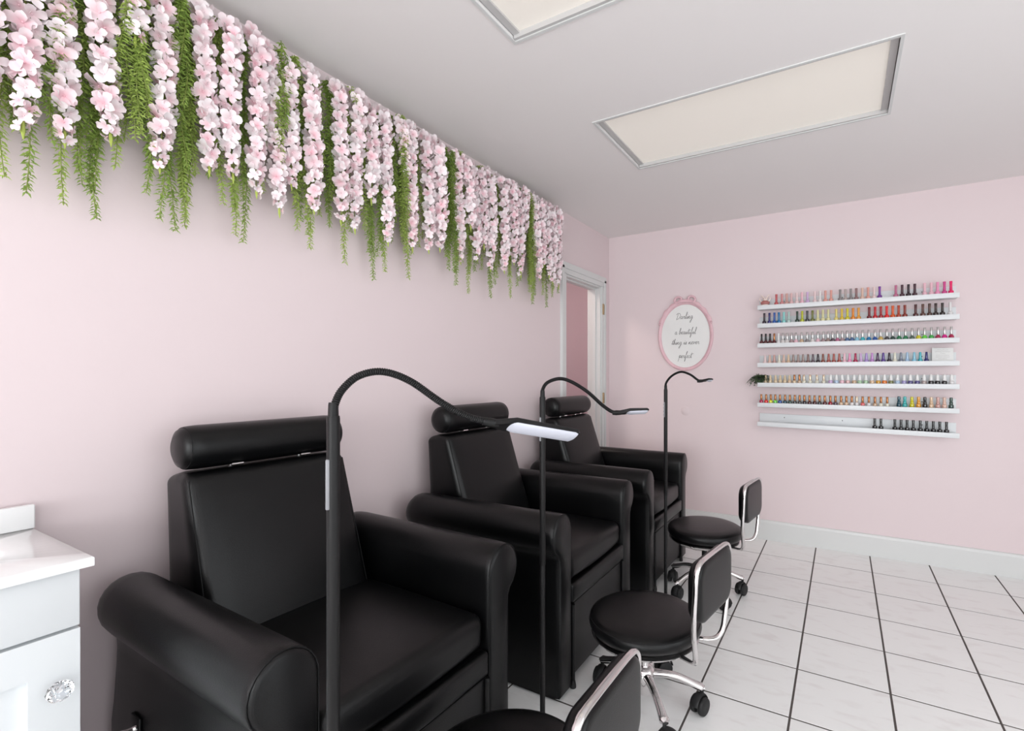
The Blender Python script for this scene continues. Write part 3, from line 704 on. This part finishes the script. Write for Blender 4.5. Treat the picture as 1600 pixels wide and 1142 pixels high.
ROWS.append((4, [(cC(x), 'D', 'beige', 'cream beige') for x in (325, 388, 460, 525, 590)] + [(cC(655), 'D', 'beige', 'nude'), (cC(722), 'E', 'copper', 'cream beige'), (cC(792), 'E', 'copper', 'sand')] +
   [(cC(x), 'E', 'rosegold', 'ivory') for x in (852, 940, 1035, 1130)] +
   [(cC(x), 'W', 'white', c) for x, c in zip((1225, 1305, 1385, 1465), ('lilac', 'ice blue', 'pale pink', 'blush pink'))] +
   [(cD(x), 'W', 'white', c) for x, c in zip((33, 95, 163, 233, 302, 372, 443, 517, 590, 660, 737, 813, 890, 963, 1040, 1120),
    ('sand', 'mint', 'mint', 'nude', 'amber', 'orange', 'sage', 'ice blue', 'periwinkle', 'indigo', 'indigo', 'mushroom', 'black', 'black', 'black', 'clear'))]))
ROWS.append((5, [(cC(x), 'E', 'copper', c) for x, c in zip((262, 330, 395, 458, 522, 592, 660, 728, 795, 862, 932, 1003, 1072, 1145, 1222, 1292, 1370, 1445, 1520),
    ('raspberry', 'bright red', 'neon yellow', 'neon green', 'royal blue', 'deep teal', 'dark green', 'charcoal', 'charcoal', 'near black plum', 'burgundy', 'oxblood', 'charcoal', 'burgundy', 'deep red', 'smoky plum', 'nude', 'nude', 'sheer white'))] +
   [(cD(50), 'E', 'rosegold', 'clear'), (cD(128), 'E', 'copper', 'coral pink'), (cD(197), 'E', 'copper', 'clear'), (cD(265), 'E', 'copper', 'sand'), (cD(332), 'E', 'copper', 'ivory'), (cD(402), 'E', 'copper', 'ivory')] +
   [(cD(x), 'F', None, c) for x, c in zip((532, 598, 677, 752, 822, 893, 968, 1040, 1115), ('deep teal', 'turquoise', 'lemon', 'apricot', 'black', 'nude', 'rose beige', 'pale peach', 'dark green'))]))
ROWS.append((6, [(cD(x), 'A', None, 'black') for x in (263, 332, 487, 556, 623, 693, 770, 843, 916, 988, 1063)]))
CAPW = {'chrome': 'chrome capped', 'copper': 'copper capped', 'white': 'white capped', 'beige': 'beige capped', 'black': 'black capped', 'rosegold': 'pale gold capped'}
for k, row in ROWS:
    yb = BW-.072; lastx = -9
    for i, (u, sh, cp, c) in enumerate(sorted(row)):
        x = wall_x(u, yb)
        if x-lastx < .029: x = lastx+.029
        lastx = x
        cm = CAPM[cp] if cp else polish(c)
        lab = '%s nail polish bottle%s, %s from left on %s' % (c, '' if not cp else ' '+{'chrome': 'with chrome cap', 'copper': 'with copper cap', 'white': 'with white cap', 'beige': 'with beige cap', 'black': 'with black cap', 'rosegold': 'with pale gold cap'}[cp], ordinal(i+1), SHN[k])
        bottle(sh, cm, c, x, k, lab)

# figurine on the top shelf
fg = thing('figurine', 'tiny cream and rose figurine with raised ears on the top shelf', 'figurine', (wall_x(1195.5, BW-.07), BW-.07, SHZ[0]-DECK))
MB().lathe([(.018, 0), (.026, .003), (.028, .014), (.024, .024)], 16).build('body', M_FIG, fg)
MB().lathe([(.02, .022), (.03, .028), (.033, .038), (.026, .047), (.016, .052)], 16, sy=.75).build('dress', M_FIG2, fg)
hd = MB().lathe([(.006, .049), (.016, .054), (.019, .063), (.016, .072), (.004, .077)], 14).build('head', M_FIG, fg)
for s in (-1, 1):
    MB().tube([(s*.010, 0, .072), (s*.018, .002, .084), (s*.031, .004, .098)], [.004, .006, .002], 8).build('ear', M_FIG, fg)
    MB().tube([(s*.022, -.004, .045), (s*.034, -.006, .055), (s*.037, -.005, .073)], [.005, .0045, .004], 8).build('raised_arm', M_FIG, fg)
    MB().lathe([(.0018, 0), (.0018, .002)], 8, Matrix.Translation((s*.007, -.0185, .065)) @ Matrix.Rotation(R(90), 4, 'X')).build('eye', M_SCREW, hd)

# small fern at the end of the fifth shelf
pl = thing('potted_fern', 'small dark green artificial fern in a pot on the fifth shelf', 'plant', (wall_x(1187, BW-.06), BW-.062, SHZ[4]-DECK))
MB().lathe([(.016, 0), (.02, .002), (.027, .045), (.028, .047), (.023, .047), (.02, .03)], 18).build('pot', M_POT, pl)
fb = MB(); rnd = random.Random(3)
for k in range(46):
    an = rnd.uniform(0, 2*PI); ln = rnd.uniform(.05, .105)
    if math.cos(an) < -.2: ln *= 1.15
    dirv = Vector((math.cos(an), math.sin(an)*.5, 0)); up = rnd.uniform(.15, .75)
    if dirv.y > 0: dirv.y *= .6
    pts = []
    for q in range(9):
        s_ = q/8
        p_ = Vector((0, -.003, .045)) + dirv*ln*s_*.85 + Vector((0, 0, 1))*(up*ln*s_*1.25 - ln*s_*s_*.75)
        p_.z = min(p_.z, .112); pts.append(p_)
    fb.tube(pts, .0008, 3)
    for q in range(1, 9):
        t_ = (pts[q]-pts[q-1]).normalized(); sd = t_.cross(Vector((0, 0, 1))).normalized()
        for s_ in (-1, 1):
            L_ = .022*(1-.45*q/8); d_ = (sd*s_*.9+t_*.5+Vector((0, 0, rnd.uniform(-.5, .5)))).normalized(); wv = t_*.0065
            p_ = pts[q]
            fb.add([p_, p_+d_*L_*.5+wv, p_+d_*L_, p_+d_*L_*.5-wv], [(0, 1, 2, 3)])
fo = fb.build('foliage', M_FERN, pl); fo['kind'] = 'stuff'

# white card leaning on the fourth shelf
xc0, xc1 = wall_x(1330+898/7.139, BW-.05), wall_x(1330+1138/7.139, BW-.05)
cd = thing('card', 'small white printed card leaning at the right end of the fourth shelf', 'card', ((xc0+xc1)/2, BW-.058, SHZ[3]-DECK))
Mk = Matrix.Rotation(R(-12), 4, 'X') @ Matrix.Rotation(R(1.5), 4, 'Y')
cwid = xc1-xc0
MB().rbox(0, 0, .05, cwid, .003, .10, .0008, 1, 1, M=Mk).build('sheet', M_BOARD, cd)
ink = MB(); rnd = random.Random(5)
for r_, (wd, off) in enumerate(((.5, 0), (.72, 0), (.24, 0), (.62, 0), (.66, 0), (.4, 0))):
    zz = .086-.0115*r_; n = int(cwid*wd/.0035); P_ = []
    for i in range(n+1): P_.append((-cwid*wd/2+cwid*wd*i/n, -.0020, zz+rnd.uniform(-.0018, .0018)))
    ink.tube(P_, .0005, 4, M=Mk)
ink.build('printed_lines', mat('pale_grey_print', (168, 164, 164), .6), cd)

# ------------------------------------------------------------------ oval sign with script lettering
sg = thing('oval_sign', 'oval white sign in pink ribbon frame with handwritten words, on the back wall', 'sign', (.684, BW, 1.551))
EA, EB = .226, .283
def oval(a_, b_, y, n=72): return [(a_*math.sin(2*PI*i/n), y, b_*math.cos(2*PI*i/n)) for i in range(n)]
MB().rings([oval(EA-.022, EB-.022, -.002), oval(EA-.022, EB-.022, -.008)]).build('board', M_BOARD, sg, angle=30)
fr = MB().rings([oval(EA-.004, EB-.004, -.0005), oval(EA, EB, -.006), oval(EA-.001, EB-.001, -.017), oval(EA-.008, EB-.008, -.022), oval(EA-.017, EB-.017, -.02), oval(EA-.025, EB-.025, -.015), oval(EA-.0275, EB-.0275, -.0075)], cap0=False, cap1=False).build('frame', M_FRAME, sg, angle=40)
# raised ribbon over the upper half, tails ending in knobs, bow of two loops
for s in (-1, 1):
    pts = [((EA-.006)*math.sin(q)*s, -.021, (EB-.004)*math.cos(q)+.004) for q in [R(6+62*k/20) for k in range(21)]]
    rb = MB().tube(pts, [.013+.004*math.sin(k*1.1) for k in range(21)], 8, .006, (0, 1, 0)).build('ribbon', M_FRAME, fr, angle=60)
    q = R(69); MB().lathe([(.001, -.009), (.007, -.006), (.0095, 0), (.007, .006), (.001, .009)], 12, Matrix.Translation(((EA+.001)*math.sin(q)*s, -.02, EB*math.cos(q)))).build('knob', M_FRAME, fr)
    Ml = Matrix.Translation((s*.056, -.02, EB+.010)) @ Matrix.Rotation(s*R(20), 4, 'Y')
    MB().tube([(.029*math.cos(q_), 0, .023*math.sin(q_)) for q_ in [2*PI*i/24 for i in range(24)]], .0095, 8, .009, (0, 1, 0), Ml, closed=True).build('bow_loop', M_FRAME, fr, angle=60)
MB().tube([(-.05, -.022, EB-.006), (0, -.024, EB-.001), (.05, -.022, EB-.006)], [.012, .015, .012], 10, .009, (0, 1, 0)).build('bow_knot', M_FRAME, fr, angle=60)

GL = {   # thin script letters: strokes in units of the x-height, with the pen advance
 'D': ([[(.35, 2.0), (.25, 1.0), (.1, -.35)], [(-.35, 1.6), (.1, 2.15), (.95, 2.05), (1.35, 1.3), (1.1, .4), (.4, -.05), (0, .15)]], 1.5),
 'a': ([[(.7, .85), (.35, .95), (.05, .45), (.25, .02), (.6, .35), (.75, .9), (.68, .2), (.85, .0), (1.1, .2)]], 1.05),
 'r': ([[(0, .15), (.2, .8), (.3, 1.0), (.35, .8), (.6, .85), (.58, .3), (.7, .0), (.9, .15)]], .85),
 'l': ([[(0, .15), (.45, 1.6), (.5, 2.4), (.3, 2.3), (.2, .9), (.3, .0), (.6, .15)]], .6),
 'i': ([[(0, .15), (.25, .9), (.2, .2), (.35, .0), (.6, .2)], [(.36, 1.4), (.42, 1.5)]], .55),
 'n': ([[(0, .15), (.15, .9), (.12, .0), (.3, .7), (.55, .95), (.6, .5), (.6, .1), (.8, .0), (1.0, .2)]], .98),
 'g': ([[(.65, .85), (.3, .95), (.05, .45), (.3, .05), (.6, .5), (.72, .9), (.6, -.6), (.3, -1.5), (.1, -1.1), (.5, -.3), (1.0, .2)]], .95),
 'b': ([[(0, .15), (.4, 1.5), (.45, 2.3), (.25, 2.0), (.15, .6), (.25, .0), (.6, .2), (.6, .75), (.4, .8), (.9, .55)]], .85),
 'e': ([[(0, .2), (.4, .55), (.5, .9), (.25, .9), (.1, .4), (.35, .0), (.75, .2)]], .72),
 'u': ([[(0, .2), (.2, .9), (.15, .2), (.4, .02), (.65, .85), (.65, .15), (.8, .0), (1.0, .2)]], .98),
 't': ([[(0, .15), (.3, .9), (.45, 1.9), (.3, .5), (.4, .0), (.7, .2)], [(.05, 1.25), (.5, 1.4), (1.1, 1.55)]], .66),
 'f': ([[(0, .15), (.35, .9), (.75, 2.4), (.5, 2.2), (.35, .8), (.2, -1.0), (.3, -1.3), (.5, -.3), (.4, .1), (.8, .25)]], .78),
 'h': ([[(0, .15), (.4, 1.5), (.45, 2.2), (.25, 1.9), (.15, .0), (.35, .7), (.55, .9), (.6, .4), (.65, .0), (.9, .2)]], .88),
 's': ([[(0, .15), (.35, .9), (.4, 1.0), (.5, .4), (.3, .0), (.1, .1), (.4, .02), (.7, .2)]], .68),
 'v': ([[(0, .8), (.2, .9), (.25, .05), (.6, .9), (.65, .75), (.95, .8)]], .85),
 'p': ([[(0, .3), (.25, 1.1), (.1, -.4), (0, -1.3)], [(.1, .3), (.35, .85), (.65, .9), (.7, .4), (.4, .1), (.3, .2), (.9, .2)]], .85),
 'c': ([[(.6, .75), (.45, .92), (.15, .6), (.2, .08), (.5, .02), (.8, .2)]], .75),
 ' ': ([], .75)}
def lettering(text, x, z, xh, slant=.22, width=1.0):
    out = []; pen = 0.0
    for ch in text:
        st, adv = GL[ch]
        for s_ in st:
            out.append([(x+(pen+px+slant*pz)*xh*width, -.0090, z+pz*xh) for px, pz in s_])
        pen += adv
    return out, pen*xh*width
tx = MB()
for text, xc, z, xh, wd in (('Darling', -.005, .140, .0215, .96), ('a beautiful', .0, .015, .0215, .90), ('thing is never', .0, -.068, .0205, 1.02), ('perfect', .0, -.178, .0215, .92)):
    _, tot = lettering(text, 0, 0, xh, width=wd)
    for s_ in lettering(text, xc-tot/2, z, xh, width=wd)[0]:
        tx.tube(spline(s_, 4) if len(s_) > 2 else s_, .0012, 5)
tx.build('lettering', M_INK, sg)

# round blank cover on the back wall
cv = MB().lathe([(.036, 0), (.036, .0015), (.0345, .0025), (.001, .003)], 36, Matrix.Rotation(R(90), 4, 'X')).build('wall_cover', M_PINK)
cv.location = (.684, BW, .943); tag(cv, 'round flush cover plate painted pink, low on the back wall', 'cover plate')

# ------------------------------------------------------------------ flower garland along the top of the left wall
def blossom_mesh(seed):
    rnd = random.Random(seed); mb = MB(); n = 5 if seed % 3 else 4
    for k in range(n):
        an = 2*PI*k/n + rnd.uniform(-.15, .15); L_ = rnd.uniform(.023, .030); W_ = L_*rnd.uniform(.36, .46); lift = rnd.uniform(.15, .65)
        rows = [(.0, .0025, 0), (.30, .72, .004), (.62, 1.0, .007), (.88, .66, .006)]
        vs = []
        for q, wq, cup in rows:
            x = L_*q; z = L_*q*lift*(1-.55*q)+.002; wq = W_*wq if wq > .01 else .002
            vs += [(x, -wq, z+cup*.6), (x, 0, z), (x, wq, z+cup*.6)]
        vs.append((L_, 0, L_*lift*.45+.002+rnd.uniform(-.002, .003)))
        fs = []
        for q in range(3):
            for j in range(2): fs.append((q*3+j, q*3+j+1, q*3+j+4, q*3+j+3))
        fs += [(9, 10, 12), (10, 11, 12)]
        mb.add(vs, fs, Matrix.Rotation(an, 4, 'Z'))
    mb.lathe([(.001, -.006), (.003, -.001), (.0028, .003), (.001, .005)], 6)
    me = bpy.data.meshes.new('blossom'); me.from_pydata(mb.v, [], mb.f); me.update()
    me.polygons.foreach_set('use_smooth', [True]*len(me.polygons)); me.materials.append(M_PETAL)
    return me
BLO = [blossom_mesh(k) for k in range(1, 9)]
STRANDS = [(.235, 1.86), (.30, 1.83), (.363, 1.815), (.434, 1.824), (.504, 1.863), (.574, 2.152), (.637, 1.828), (.748, 1.866), (.817, 1.869), (.888, 1.842), (.942, 1.799), (1.008, 1.907), (1.089, 1.84), (1.206, 1.83), (1.268, 1.818),
           (1.335, 1.95), (1.415, 1.80), (1.501, 2.111), (1.56, 1.806), (1.655, 1.823), (1.722, 1.842), (1.857, 1.812), (1.915, 2.0), (1.979, 1.858), (2.06, 1.93), (2.124, 1.825), (2.234, 1.831), (2.30, 1.90), (2.366, 1.837), (2.44, 2.10), (2.567, 1.857), (2.63, 1.96), (2.689, 1.887), (2.765, 1.86), (2.845, 1.845)]
rnd = random.Random(21)
for i, (y, zb) in enumerate(STRANDS):
    short = zb > 1.95
    x = rnd.uniform(.085, .105) + (.012 if short else 0); zt = 2.385+rnd.uniform(-.02, .02)
    t = thing('blossom_strand', '%s pink blossom strand from the left end of the garland' % ordinal(i+1), 'flower strand', (x, y, zt), 0, 'pink blossom strands of the garland on the left wall')
    Ln = zt-zb; sway = rnd.uniform(-.02, .02); ph = rnd.uniform(0, 6)
    def stem(s_): return Vector((-.05*(1-min(1, s_*8))+.008*math.sin(3*s_+ph), sway*s_+.006*math.sin(5*s_+ph), -Ln*s_))
    MB().tube([stem(q/10) for q in range(11)], [.0022]*8+[.0018, .0015, .001], 5).build('stem', M_STEM, t)
    MB().tube([stem(.96), stem(1.0)+Vector((.002, 0, -.004)), stem(1.0)+Vector((.004, 0, -.022))], [.003, .0042, .001], 6).build('bud_tip', M_BUD, t)
    nb = int(Ln/.0125); an = rnd.uniform(0, 6)
    for k in range(nb):
        s_ = (k+.5)/nb
        an += 2.4 + rnd.uniform(-.3, .3)
        # blossoms sit on the room side of the stem
        a_ = (an % (2*PI)); a_ = (a_-PI)*.72
        taper = 1.0 if s_ < .8 else 1-.45*(s_-.8)/.2
        out = Vector((math.cos(a_), math.sin(a_), 0))
        p_ = stem(s_) + out*(.0125*taper) + Vector((0, 0, rnd.uniform(-.006, .006)))
        nrm = (out + Vector((.25, 0, rnd.uniform(-1.1, .1)))).normalized()
        o = link('blossom', BLO[rnd.randrange(8)], t)
        o.location = p_
        o.rotation_euler = (nrm.to_track_quat('Z', 'Y').to_matrix() @ Matrix.Rotation(rnd.uniform(0, 6.28), 3, 'Z')).to_euler()
        sc = rnd.uniform(.82, 1.16)*taper; o.scale = (sc, sc, sc)

VINES = [(.20, 1.72), (.27, 1.70), (.315, 1.78), (.345, 1.704), (.372, 1.676), (.397, 1.90), (.415, 1.814), (.449, 1.672), (.479, 1.73), (.502, 1.651), (.535, 1.80), (.561, 1.876), (.585, 1.90), (.609, 1.806), (.634, 1.685), (.661, 1.661), (.68, 1.85), (.699, 1.696), (.722, 1.688),
 (.765, 1.86), (.799, 1.781), (.83, 1.688), (.871, 1.669), (.91, 1.85), (.965, 1.95), (.984, 2.085), (1.032, 1.762), (1.055, 1.80), (1.082, 1.702), (1.125, 1.84), (1.166, 1.808), (1.18, 1.86), (1.234, 1.678), (1.262, 2.172), (1.315, 1.83), (1.366, 1.637), (1.39, 1.74), (1.415, 1.681), (1.475, 1.82), (1.50, 1.78), (1.525, 1.83), (1.581, 1.68),
 (1.61, 1.83), (1.69, 1.86), (1.785, 1.82), (1.805, 1.76), (1.826, 1.684), (1.90, 1.82), (1.974, 1.67), (2.04, 1.80), (2.09, 1.82), (2.139, 1.673), (2.21, 1.80), (2.299, 1.696), (2.39, 1.78), (2.46, 1.82), (2.504, 1.701), (2.545, 1.76), (2.583, 1.695), (2.66, 1.76), (2.736, 1.689), (2.79, 1.77), (2.848, 1.80)]
FRONT = {.984, 1.262, 1.826, .965, 1.50, 2.504, .415, .561, .585, .68}
rnd = random.Random(5)
def vine(i, y, zb):
    front = y in FRONT
    x = rnd.uniform(.085, .10) if front else rnd.uniform(.045, .075); zt = 2.38+rnd.uniform(-.02, .025)
    t = thing('leafy_vine', '%s green leafy vine from the left end of the garland' % ordinal(i+1), 'vine', (x, y, zt), 0, 'green leafy vines of the garland on the left wall')
    st = MB(); lf = MB()
    subs = [(0, zt-zb, rnd.uniform(-.008, .008))]
    if not zb > 2.0:
        subs += [(rnd.uniform(-.02, .02), (zt-zb)*rnd.uniform(.62, .93), rnd.uniform(-.02, .02)) for _ in range(2)]
    for (dy, Ln, sw) in subs:
        ph = rnd.uniform(0, 6)
        def sp(s_): return Vector((-.02*(1-min(1, s_*6))+.008*math.sin(6*s_+ph)+.008*s_, dy*min(1, s_*5)+sw*s_+.009*math.sin(7*s_+ph*2), -Ln*s_))
        st.tube([sp(q/12) for q in range(13)], .0011, 4)
        n = int(Ln/.0075); an = 0
        for k in range(n):
            s_ = (k+.5)/n; p_ = sp(s_); an += 1.1
            for q in range(3):
                a_ = an+q*2.094+rnd.uniform(-.4, .4)
                d_ = Vector((math.cos(a_), math.sin(a_), rnd.uniform(-1.0, .1))).normalized()
                L_ = rnd.uniform(.016, .024)*(1 if s_ < .9 else .75); wv = d_.cross(Vector((0, 0, 1))).normalized()*(L_*.19)
                mid = p_+d_*L_*.5+Vector((0, 0, .0015)); tip = p_+d_*L_+Vector((0, 0, -.003))
                if mid.x+x < .004: continue
                lf.add([p_, mid+wv, tip, mid-wv], [(0, 1, 2), (0, 2, 3)])
    st.build('stem', M_STEM, t)
    lo = lf.build('leaves', M_LEAF if rnd.random() < .55 else M_LEAFD, t, smooth=False); lo['kind'] = 'stuff'
for i, (y, zb) in enumerate(VINES): vine(i, y, zb)
